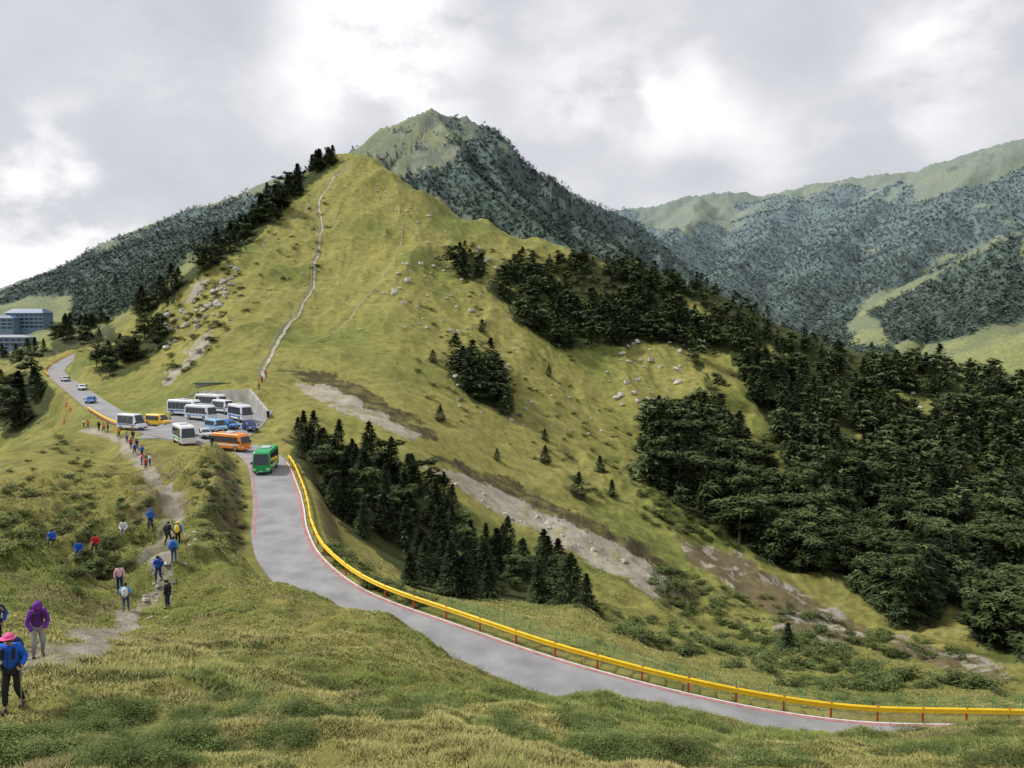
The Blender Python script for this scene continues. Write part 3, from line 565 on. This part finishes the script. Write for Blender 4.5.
for poly,n,h0,h1,d0 in (([(400,300),(560,340),(640,440),(680,540),(560,480),(420,400)],100,.4,1.,60),([(440,240),(540,250),(560,300),(480,330)],60,.4,1.2,60),([(640,440),(700,520),(760,560),(640,520)],70,.5,1.3,60),([(220,250),(330,170),(330,260),(240,320)],60,.4,1.1,60),([(160,300),(240,255),(230,330),(170,390)],80,.5,1.4,60),
  ([(560,600),(760,640),(1010,690),(800,690),(620,640)],170,.3,.9,55),([(640,560),(800,610),(1000,660),(820,660),(660,610)],150,.4,1.1,55),([(195,458),(243,456),(246,545),(225,562),(196,520)],70,.2,.6,45),([(0,470),(60,430),(120,470),(80,530),(0,560)],80,.25,.7,45),([(100,500),(150,500),(140,560),(80,600),(60,570)],60,.2,.5,40),([(300,560),(360,600),(440,630),(420,600),(330,545)],40,.3,.8,50)):
    for p in sample(poly,n,d0,470): pts.append(p); hs.append(rnd.uniform(h0,h1))
o=scatter('low_scrub',rnd_,pts,hs,MF,(.085,.112,.036),1.25); tag(o,'rounded dark green bushes dotted over the grassy slopes','scrub',None,'stuff')
RK=[]
for k in range(4):
    o=MB().ell((0,0,.2),(1,.8,.75),7,5,-1,.22,k).build('boulder',rockm); RK.append(o.data); bpy.data.objects.remove(o)
def rocks(poly,n,s0,s1,label,gp,d0=90):
    for p in sample(poly,n,d0,470):
        o=bpy.data.objects.new('boulder',rnd.choice(RK)); C.objects.link(o); o.location=p; s=s0+(s1-s0)*rnd.random()**2; o.scale=(s,s*rnd.uniform(.7,1.2),s*rnd.uniform(.6,1)); o.rotation_euler=(rnd.uniform(-.3,.3),rnd.uniform(-.3,.3),rnd.random()*6); tag(o,label,'rock',gp)
rocks([(420,240),(510,250),(500,300),(450,325),(405,330),(375,300)],60,.4,1.5,'pale boulder scattered on the grass left of the dark trees','boulders on the open hillside')
rocks([(600,370),(650,300),(700,330),(680,390),(620,420)],60,.5,1.9,'pale boulder in the rocky patch between the dark trees','boulders between the trees')
rocks([(165,318),(215,272),(240,262),(215,325),(165,350)],60,.5,2.,'grey boulder on the steep rocky left flank','boulders on the left flank')
rocks([(370,180),(430,210),(470,240),(400,240)],30,.3,1.,'small stone high on the upper grassy slope','stones on the upper slope')
rocks([(310,195),(350,170),(350,260),(300,290)],24,.3,.9,'stone beside the stepped trail','stones beside the trail')
rocks([(870,370),(960,400),(985,450),(900,430)],24,.7,1.8,'pale boulder showing between trees of the right forest','boulders in the right forest')
rocks([(430,470),(560,520),(660,580),(560,545),(450,490)],40,.2,.8,'broken stone lying on the long scree strip','stones on the scree strip')
rocks([(400,300),(560,370),(620,440),(460,420)],46,.3,1.,'small grey stone on the middle of the open hillside','stones on the middle hillside')
rocks([(140,618),(150,560),(178,560),(185,500),(205,500),(190,570),(170,620)],34,.07,.24,'small pale stone lying along the worn ridge path','stones along the ridge path',30)
# grass tufts
N=200000; th=rng.uniform(-.62,.62,N); l=np.log(9)+(np.log(120)-np.log(9))*rng.random(N)**1.2; r=np.exp(l); gx=r*np.sin(th); gy=r*np.cos(th); gz=ground(gx,gy); gu,gv=pix(gx,gy,gz)
d=bil(wt,TH,LR,th,l); so=bil(sm,TH,LR,th,l); dd=bil(dm,TH,LR,th,l)
keep=(gu>-60)&(gu<1090)&(gv<800)&(d<.45)&(so<.4)&((r<70)|(gu<260)|(gv>560))&((dd<.3))
pa=fbm(gx/4,gy/4,4,3); pb=fbm(gx/1.1,gy/1.1,3,5); pc=fbm(gx/14,gy/14,4,6); keep&=(pb>-.22)
gx,gy,gz,r,pa,pb,pc=[q[keep] for q in(gx,gy,gz,r,pa,pb,pc)]; n=len(gx)
K=6; a=rng.random((n,K))*2*PI; ht=(.022+.055*rng.random((n,K)))*(1+1.0*(pa>.2))[:,None]*(1+.003*r)[:,None]; wd=.0006*r[:,None]*np.ones((n,K))+.0035; sp_=rng.normal(0,.11,(n,K,2))*(1+r/40)[:,None,None]; ln=rng.uniform(.6,1.8,(n,K))*ht
bx=gx[:,None]+sp_[...,0]; by=gy[:,None]+sp_[...,1]; bz=ground(bx,by)-.02
V=np.stack([np.stack([bx-np.sin(a)*wd,by+np.cos(a)*wd,bz],-1),np.stack([bx+np.sin(a)*wd,by-np.cos(a)*wd,bz],-1),np.stack([bx+np.cos(a)*ln,by+np.sin(a)*ln,bz+ht+.02],-1)],2).reshape(-1,3)
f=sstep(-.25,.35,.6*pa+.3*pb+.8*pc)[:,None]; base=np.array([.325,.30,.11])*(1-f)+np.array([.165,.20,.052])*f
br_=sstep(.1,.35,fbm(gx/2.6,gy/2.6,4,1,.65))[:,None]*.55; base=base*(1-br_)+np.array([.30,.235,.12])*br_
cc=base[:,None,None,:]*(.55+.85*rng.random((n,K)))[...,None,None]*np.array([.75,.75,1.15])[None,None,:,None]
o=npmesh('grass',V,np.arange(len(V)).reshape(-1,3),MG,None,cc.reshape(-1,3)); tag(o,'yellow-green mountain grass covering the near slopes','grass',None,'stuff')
sh=[(*spray(240,.5,.4,.0,90+k,.03,.1,'broad'),.5) for k in range(4)]
pts=[];hs=[]
for k in range(8500):
    u=rnd.uniform(-20,1040); v=rnd.uniform(480,768) if rnd.random()<.5 else rnd.uniform(690,768); p=hit(u,v,9)
    if p is None or p[1]>80: continue
    lim=.06 if p[1]<30 else .14
    if fbm(np.array(p[0]/2.4),np.array(p[1]/2.4),4,6,.6)<lim: continue
    if np.min(np.hypot(road[:,0]-p[0],road[:,1]-p[1]))<4.2: continue
    if np.min(np.hypot(pth[:,0]-p[0],pth[:,1]-p[1]))<1.6: continue
    if u<70 and 600<v<730: continue
    pts.append(p); hs.append(rnd.uniform(.09,.30)*(1+p[1]/60))
o=scatter('low_shrubs',sh,pts,hs,MF,(.095,.13,.038),1.25); tag(o,'low green dwarf shrubs growing among the near grass','shrubs',None,'stuff')
# ---------------------------------------------------------------- vehicles
def wheel(t,x,y,r,w):
    a=MB().cyl((x,y-w/2,r),(x,y+w/2,r),r,n=18).build('wheel',tyre,t,bevel=.03)
    MB().cyl((x,y-w/2-.012,r),(x,y+w/2+.012,r),r*.58,n=14).build('rim',rimm,a)
def slab(w,p,n,th=.02):
    n=Vector(n).normalized()*th; v=[Vector(q) for q in p]; v2=[q+n for q in v]; k=len(v)
    w.add(v+v2,[tuple(range(k)),tuple(range(2*k-1,k-1,-1))]+[(i,(i+1)%k,(i+1)%k+k,i+k) for i in range(k)]); return w
def vehicle(kind,name,label,cat_,u,v,D,hd,body,stripe=None,L=7.,W=2.15,H=2.75):
    p=P(u,v,D); z=ground(p[0],p[1])+.12
    t=thing(name,label,cat_,(p[0],p[1],float(z)),math.atan2(hd[1],hd[0])); bm_=m_('paint_'+body,PC[body],rough=.3,spec=.5)
    h=L/2
    if kind=='bus':
        prof=[(-h,.38),(h-.05,.38),(h,.7),(h,1.2),(h-.32,H-.35),(h-.7,H),(-h+.3,H),(-h,H-.35)]; z0,z1=1.3,H-.45
        ins=lambda z:max(0,(z-1.2))*.06
        ws=[(h+.01,1.22),(h-.31,H-.39)]; xs=np.linspace(-h+.35,h-.75,7)
    elif kind=='van':
        prof=[(-h,.32),(h-.05,.32),(h,.55),(h-.02,.9),(h-.45,1.12),(h-1.15,H-.1),(h-1.4,H),(-h+.15,H),(-h,H-.35)]; z0,z1=1.12,H-.28
        ins=lambda z:max(0,(z-1.0))*.09
        ws=[(h-.47,1.14),(h-1.14,H-.14)]; xs=np.linspace(-h+.3,h-1.25,4)
    else:
        prof=[(-h,.3),(h-.05,.28),(h,.5),(h-.05,.72),(h-.95,.9),(h-1.75,H-.04),(h-2.1,H),(-h+1.1,H-.03),(-h+.4,.98),(-h,.85)]; z0,z1=.93,H-.12
        ins=lambda z:max(0,(z-.8))*.3
        ws=[(h-1.0,.93),(h-1.73,H-.09)]; xs=np.array([-h+1.05,-.25,h-1.75])
    MB().prism(prof,-W/2,W/2,ins).build('body',bm_,t,bevel=.16 if kind!='car' else .08,seg=3)
    for sg in(-1,1):
        for a,b in zip(xs[:-1],xs[1:]):
            a+=.04; b-=.04
            if kind=='car' and b>h-2: b=h-1.95
            y0=sg*(W/2-ins(z0)); y1=sg*(W/2-ins(z1)); pts_=[(a,y0,z0),(b,y0,z0),(b,y1,z1),(a,y1,z1)]
            slab(MB(),pts_,(0,sg,.05)).build('window',glass,t)
        for x in(-h+.2*L,h-.19*L): wheel(t,x,sg*(W/2-.12),.46 if kind=='bus' else .33,.24)
        if stripe: MB().box(-h+.3,h-.6,min(sg*(W/2),sg*(W/2+.012)),max(sg*(W/2),sg*(W/2+.012)),.85,1.08 if kind=='bus' else .98).build('stripe',m_('paint_'+stripe,PC[stripe],rough=.3),t)
        MB().box(h-.03,h+.03,sg*(W/2-.3)-.17,sg*(W/2-.3)+.17,.58,.78).build('headlight',lampm,t,bevel=.02)
        MB().box(-h-.03,-h+.03,sg*(W/2-.2)-.12,sg*(W/2-.2)+.12,.75,1.0).build('tail_light',tailm,t,bevel=.02)
        MB().box(h-.5,h-.3,min(sg*(W/2+.0),sg*(W/2+.25)),max(sg*(W/2+.0),sg*(W/2+.25)),z0+.0,z0+.3).build('mirror',blackp,t,bevel=.03)
    (xa,za),(xb,zb)=ws; ya=W/2-.12-ins(za); yb=W/2-.18-ins(zb)
    slab(MB(),[(xa,-ya,za),(xa,ya,za),(xb,yb,zb),(xb,-yb,zb)],(zb-za,0,xa-xb),.025).build('windscreen',glass,t)
    slab(MB(),[(-h,-W/2+.3,z0),(-h,W/2-.3,z0),(-h+(.0 if kind!='car' else .35),W/2-.35,z1-.1),(-h+(.0 if kind!='car' else .35),-W/2+.35,z1-.1)],(-1,0,.2),.03).build('rear_window',glass,t)
    MB().box(h-.05,h+.08,-W/2+.05,W/2-.05,.32,.52).build('bumper',blackp if kind!='bus' else bm_,t,bevel=.03)
    MB().box(h+.08,h+.095,-.2,.2,.36,.5).build('number_plate',whitel,t)
    if kind=='bus': MB().box(-1.,.6,-.6,.6,H-.01,H+.16).build('roof_unit',m_('paint_grey',PC['silver']),t,bevel=.05)
    return t
PC=dict(white=(.72,.74,.77),green=(.03,.36,.12),orange=(.85,.25,.03),yellow=(.85,.52,.04),blue=(.04,.18,.55),darkblue=(.02,.05,.2),silver=(.5,.52,.55),lime=(.3,.6,.2),red=(.5,.05,.04),paleblue=(.25,.42,.62))
vehicle('bus','minibus','green minibus driving towards us on the road in front of the car park','bus',266,464,103,(.12,-1),'green','lime',6.6,2.3,3.)
vehicle('bus','minibus','orange minibus seen side on at the road junction beside the green bus','bus',231,448,117,(1,-.5),'orange','white',6.3,2.1,2.6)
vehicle('bus','minibus','white minibus with green stripe facing us at the front of the car park','bus',184,442,122,(.7,-1),'white','green',6.4,2.3,3.)
vehicle('van','passenger_van','white high-roof van parked leftmost beside the yellow van','van',132,430,135,(1,-.5),'white','blue',5.6,2.,2.7)
vehicle('van','passenger_van','yellow van parked right of the leftmost white van','van',158,427,140,(1,-.4),'yellow',None,4.6,1.8,2.1)
vehicle('bus','minibus','white and blue minibus at the left of the rear row','bus',185,420,147,(.9,-.35),'white','blue',6.8,2.2,3.)
vehicle('bus','minibus','white and blue minibus in the middle of the rear row','bus',201,422,143,(.9,-.5),'white','paleblue',6.4,2.2,2.8)
vehicle('bus','minibus','white minibus with dark blue stripe farthest back by the wall','bus',211,411,156,(.9,-.45),'white','darkblue',7.,2.2,3.)
vehicle('bus','minibus','white minibus with blue stripe parked rightmost by the retaining wall','bus',240,420,143,(.75,-.8),'white','blue',6.4,2.2,3.)
vehicle('van','passenger_van','white van parked between the rear minibuses','van',224,415,150,(.8,-.6),'white','darkblue',5.4,2.,2.5)
vehicle('van','passenger_van','pale blue van parked in the middle of the car park','van',216,431,133,(.8,-.7),'paleblue',None,4.8,1.9,2.1)
vehicle('car','parked_car','blue car parked in front of the rightmost minibus','car',229,429,136,(.8,-.6),'blue',None,4.4,1.75,1.5)
vehicle('car','parked_car','silver car parked right of the front white minibus','car',205,437,128,(.6,-1),'silver',None,4.4,1.75,1.5)
vehicle('car','parked_car','dark blue car parked at the right end of the car park','car',250,428,134,(.6,-.9),'darkblue',None,4.4,1.75,1.5)
vehicle('car','moving_car','blue car driving on the road left of the vans','car',91,405,174,(.35,-1),'blue',None,4.4,1.75,1.5)
vehicle('car','moving_car','white car on the far road bend nearer the pale slope','car',83,391,203,(.35,-1),'white',None,4.4,1.75,1.5)
vehicle('car','moving_car','silver car farthest up the road at the bend','car',66,382,226,(.3,-1),'silver',None,4.4,1.75,1.5)
wp=[P(170,408,166),P(200,398,168),P(250,396,158),P(268,410,146)]; tz=[-15.6,-13.2,-12.0,-15.2]
wl=np.concatenate([np.linspace(wp[i],wp[i+1],9)[:(-1 if i<2 else None)] for i in range(3)]); wl[:,2]=np.concatenate([np.linspace(tz[i],tz[i+1],9)[:(-1 if i<2 else None)] for i in range(3)])
o=sweep('retaining_wall',wl,[(-.25,-5.),(-.25,0),(.25,0),(.25,-5.)],m_('pale_concrete',(.40,.39,.36),var=.25,scale=.6),None,True); tag(o,'long low sloping grey concrete retaining wall behind the parked minibuses','wall')
p=P(214,388,173); t=thing('flat_roofed_shelter','low flat-roofed concrete shelter above the wall behind the minibuses','shelter',(p[0],p[1],-12.9),.1)
MB().box(-3.6,3.6,-1.4,1.4,-2,1.1).build('wall',conc,t); MB().box(-4,4,-1.8,1.8,1.1,1.32).build('roof',m_('dark_green_roof',(.08,.13,.07),var=.2),t,bevel=.03)
def lodge(u,v,D,L,Wd,H,floors,nw,label,roofc,rz,roofh=3.):
    p=P(u,v,D)
    t=thing('lodge_building',label,'building',(p[0],p[1],p[2]),rz); wm=m_('lodge_wall',(.19,.26,.38),var=.12,scale=.5); rm=m_('lodge_roof_'+label[:4],roofc,rough=.5)
    MB().box(-L/2,L/2,-Wd/2,Wd/2,-9,H).build('wall',wm,t)
    MB().prism([(-L/2-.8,H+.02),(L/2+.8,H+.02),(L/2-3,H+roofh),(-L/2+3,H+roofh)],-Wd/2-.8,Wd/2+.8,lambda z:max(0,z-H)*1.3).build('roof',rm,t)
    for f in range(floors):
        for k in range(nw):
            x=-L/2+L*(k+.5)/nw; z=.8+f*(H-.5)/floors; MB().box(x-L/nw*.36,x+L/nw*.36,-Wd/2-.08,-Wd/2+.1,z,z+1.5).build('window',m_('lodge_window',(.06,.09,.14),rough=.2),t)
    for f in range(1,floors): MB().box(-L/2-.3,L/2+.3,-Wd/2-.9,-Wd/2,f*(H-.5)/floors+.1,f*(H-.5)/floors+.4).build('balcony',m_('balcony_white',(.45,.5,.56)),t)
lodge(30,329,545,28,10,11,4,8,'grey-blue roofed lodge of four storeys standing highest at the far left',(.08,.14,.26),-.12)
lodge(8,330,535,12,9,8,3,3,'blue-grey wing standing left of the four-storey lodge',(.08,.14,.26),.05,2.)
lodge(14,347,480,22,9,6,2,6,'lower pale lodge with grey roof just below the blue-roofed lodge',(.25,.28,.32),.1,1.5)
# ---------------------------------------------------------------- people placement
def put(pe,u,v,face,dmin=9,sit=0):
    t,ext=pe; p=hit(u,v,dmin); rz=math.atan2(face[1],face[0])-PI/2
    for o in [t]+ext: o.location=(p[0],p[1],p[2]-sit*o.scale[0]-.02); o.rotation_euler=(0,0,rz)
put(person('person in blue jacket and pink visor cap walking with two trekking poles','poles','blue','black','pink',detail=1,backpack='navy',bl='navy backpack worn by the pink-capped walker',poles='%s-hand trekking pole of the pink-capped walker'),14,709,(.25,-1))
put(person('person in purple hooded jacket and grey trousers stooping behind the pink-capped walker','stoop','purple','grey','hood',detail=1,backpack='black',bl='black backpack worn by the purple-hooded walker'),38,657,(.8,-.9))
put(person('person in dark blue jacket cut off by the left edge of the picture','walk','royal','black',None,detail=1),-4,655,(.3,-1))
put(person('person in royal blue jacket walking up the bare path with dark backpack','walk','blue','navy',None,backpack='navy',bl='navy backpack on the walker in the middle of the bare path'),159,583,(.1,-1))
put(person('person with yellow rain cover on the back standing at the top of the path','stand','blue','black','yellow',backpack='yellow',bl='bright yellow backpack at the top of the bare path'),178,545,(-.2,1))
put(person('person in sky blue jacket standing just below the yellow-backpack walker','stand','sky','jeans',None,backpack='blue',bl='blue backpack just below the yellow one'),174,564,(-.1,1))
put(person('person in bright blue jacket left of the yellow-backpack walker','walk','blue','navy','blue'),151,533,(.2,-1))
put(person('person in black clothes beside the yellow-backpack walker','walk','black','black',None),168,546,(.2,1))
put(person('person in pale pink top and dark trousers on the left side of the path','stand','palepink','navy',None),120,592,(.5,-1))
put(person('person in sky blue top and jeans on the left edge of the path','walk','sky','jeans',None,backpack='white',bl='white backpack on the walker at the left edge of the path'),126,612,(-.3,1))
put(person('person in dark clothes standing alone right of the path','stand','black','navy',None),168,608,(-1,.2))
put(person('person in blue jacket sitting alone in the grass at far left','sit','blue','black',None),53,546,(.2,-1),sit=.42)
put(person('person in blue jacket and jeans sitting beside the red-jacketed one','sit','blue','jeans',None),79,557,(.4,-1),sit=.42)
put(person('person in red jacket sitting in the grass left of the path','sit','red','black',None),96,552,(.3,-1),sit=.42)
put(person('person in white jacket sitting on the grassy hump left of the path top','sit','white','grey',None),124,536,(.3,-1),sit=.42)
cw=[(146,470,'red'),(142,465,'pink'),(135,455,'royal'),(131,449,'red'),(137,450,'navy'),(127,443,'grey'),(119,438,'orange'),(108,433,'navy'),(104,432,'orange'),(99,431,'black'),(88,429,'orange'),(84,428,'white'),(142,457,'blue'),(150,466,'white'),(133,441,'black'),(262,384,'red'),(266,378,'pink'),(259,390,'orange'),(195,444,'white'),(212,448,'black')]
LL=['person in red jacket at the foot of the hill trail','person in pink jacket highest at the foot of the hill trail','person in orange jacket by the wall end below the trail','person in white jacket standing by the front minibus','person in black standing left of the orange minibus']
for i,(u,v,c) in enumerate(cw):
    gp='walkers in %s along the ridge path by the car park'%c if i<15 else None
    lab='tiny walker in %s jacket on the ridge path below the vans'%c if i<15 else LL[i-15]
    put(person(lab,['walk','stand'][i%2],c,['black','jeans','navy'][i%3],None,group=gp),u,v,(rnd.uniform(-1,1),-1),60)
for i,(u,v) in enumerate([(66,407),(70,412),(64,425)]):
    p=hit(u,v,100)
    t=thing('traffic_barrel','orange traffic barrel at the left road edge, %s of three'%['topmost','middle','lowest'][i],'traffic barrel',tuple(p)); MB().cyl((0,0,0),(0,0,1.),.35,.28,12).build('drum',m_('barrel_orange',(.8,.2,.03)),t,bevel=.03); MB().cyl((0,0,.45),(0,0,.65),.325,.315,12).build('band',whitel,t)
# ---------------------------------------------------------------- light, sky, camera
SE=math.radians(50); SA=math.radians(-78)
sun=bpy.data.lights.new('sun','SUN'); sun.energy=3.7; sun.angle=math.radians(10); sun.color=(1,.965,.9)
so_=bpy.data.objects.new('sun',sun); C.objects.link(so_); dv=Vector((math.sin(SA)*math.cos(SE),math.cos(SA)*math.cos(SE),math.sin(SE))); so_.rotation_euler=dv.to_track_quat('Z','Y').to_euler()
w=bpy.data.worlds.new('World'); S.world=w; w.use_nodes=True; nt=w.node_tree; bg=nt.nodes['Background']; Lk=nt.links.new
sky=nt.nodes.new('ShaderNodeTexSky'); sky.sky_type='NISHITA'; sky.sun_disc=False; sky.sun_elevation=SE; sky.sun_rotation=SA
tc=nt.nodes.new('ShaderNodeTexCoord'); mp=nt.nodes.new('ShaderNodeMapping'); mp.inputs['Scale'].default_value=(1,1,1.55); mp.inputs['Location'].default_value=(.3,.2,.1); Lk(tc.outputs['Generated'],mp.inputs['Vector'])
def noise(sc_,det,ro,di,vec=None):
    nz=nt.nodes.new('ShaderNodeTexNoise'); nz.inputs['Scale'].default_value=sc_; nz.inputs['Detail'].default_value=det; nz.inputs['Roughness'].default_value=ro; nz.inputs['Distortion'].default_value=di; Lk(vec or mp.outputs[0],nz.inputs['Vector']); return nz
def math_(op,a,b):
    n=nt.nodes.new('ShaderNodeMath'); n.operation=op
    for i,x in enumerate((a,b)):
        if isinstance(x,(int,float)): n.inputs[i].default_value=x
        else: Lk(x,n.inputs[i])
    return n.outputs[0]
nA=noise(3.0,7,.5,.1).outputs['Fac']; nB=noise(8,7,.55,.1).outputs['Fac']
wv=noise(7,5,.55,0); ws_=nt.nodes.new('ShaderNodeVectorMath'); ws_.operation='MULTIPLY_ADD'; Lk(wv.outputs['Color'],ws_.inputs[0]); ws_.inputs[1].default_value=(.22,.22,.22); Lk(mp.outputs[0],ws_.inputs[2])
vo=nt.nodes.new('ShaderNodeTexVoronoi'); vo.feature='SMOOTH_F1'; vo.inputs['Scale'].default_value=6.5; vo.inputs['Smoothness'].default_value=.7; Lk(ws_.outputs[0],vo.inputs['Vector'])
bil_=math_('SUBTRACT',.42,vo.outputs['Distance'])
tot=math_('ADD',math_('ADD',math_('MULTIPLY',nA,.70),math_('MULTIPLY',nB,.30)),math_('MULTIPLY',bil_,.15)); blob=None
for u,v,r0,am in((22,190,.15,1.2),(385,40,.19,1.15),(672,92,.11,.85),(575,95,.12,.6),(960,15,.15,.6),(880,130,.12,.5),(760,150,.10,.4),(210,170,.14,-.3),(180,30,.2,-.3),(820,55,.13,-.3),(100,240,.12,.6)):
    d=Vector(ray(u,v)).normalized(); dp=nt.nodes.new('ShaderNodeVectorMath'); dp.operation='DISTANCE'; nn=nt.nodes.new('ShaderNodeVectorMath'); nn.operation='NORMALIZE'; Lk(tc.outputs['Generated'],nn.inputs[0]); Lk(nn.outputs[0],dp.inputs[0]); dp.inputs[1].default_value=d
    mr=nt.nodes.new('ShaderNodeMapRange'); mr.interpolation_type='SMOOTHSTEP'; mr.inputs[1].default_value=0; mr.inputs[2].default_value=r0; mr.inputs[3].default_value=am; mr.inputs[4].default_value=0; Lk(dp.outputs['Value'],mr.inputs[0]); blob=mr.outputs[0] if blob is None else math_('ADD',blob,mr.outputs[0])
nC=nt.nodes.new('ShaderNodeMapRange'); nC.inputs[1].default_value=.42; nC.inputs[2].default_value=.57; nC.inputs[3].default_value=.10; nC.inputs[4].default_value=.42; Lk(noise(6.,7,.55,.1).outputs['Fac'],nC.inputs[0])
tot=math_('ADD',tot,math_('MULTIPLY',blob,nC.outputs[0]))
cr=nt.nodes.new('ShaderNodeValToRGB'); Lk(tot,cr.inputs[0]); el=cr.color_ramp.elements; el[0].position=.32; el[0].color=(.58,.59,.645,1); el[1].position=.78; el[1].color=(1.06,1.06,1.06,1); e2=el.new(.53); e2.color=(.71,.72,.765,1)
sc=nt.nodes.new('ShaderNodeVectorMath'); sc.operation='SCALE'; sc.inputs['Scale'].default_value=.09; Lk(sky.outputs[0],sc.inputs[0])
mx=nt.nodes.new('ShaderNodeMix'); mx.data_type='RGBA'; mx.inputs[0].default_value=.95; Lk(sc.outputs[0],mx.inputs[6]); Lk(cr.outputs[0],mx.inputs[7]); Lk(mx.outputs[2],bg.inputs['Color']); bg.inputs['Strength'].default_value=1.
cam=bpy.data.cameras.new('camera'); cam.lens=36*F/1024; cam.sensor_width=36; cam.clip_end=20000; cam.clip_start=.05
co=bpy.data.objects.new('camera',cam); C.objects.link(co); co.rotation_euler=(PI/2-PT,0,0); S.camera=co
S.view_settings.view_transform='Standard'; S.view_settings.look='None'; S.view_settings.exposure=0
print('trees',NT)
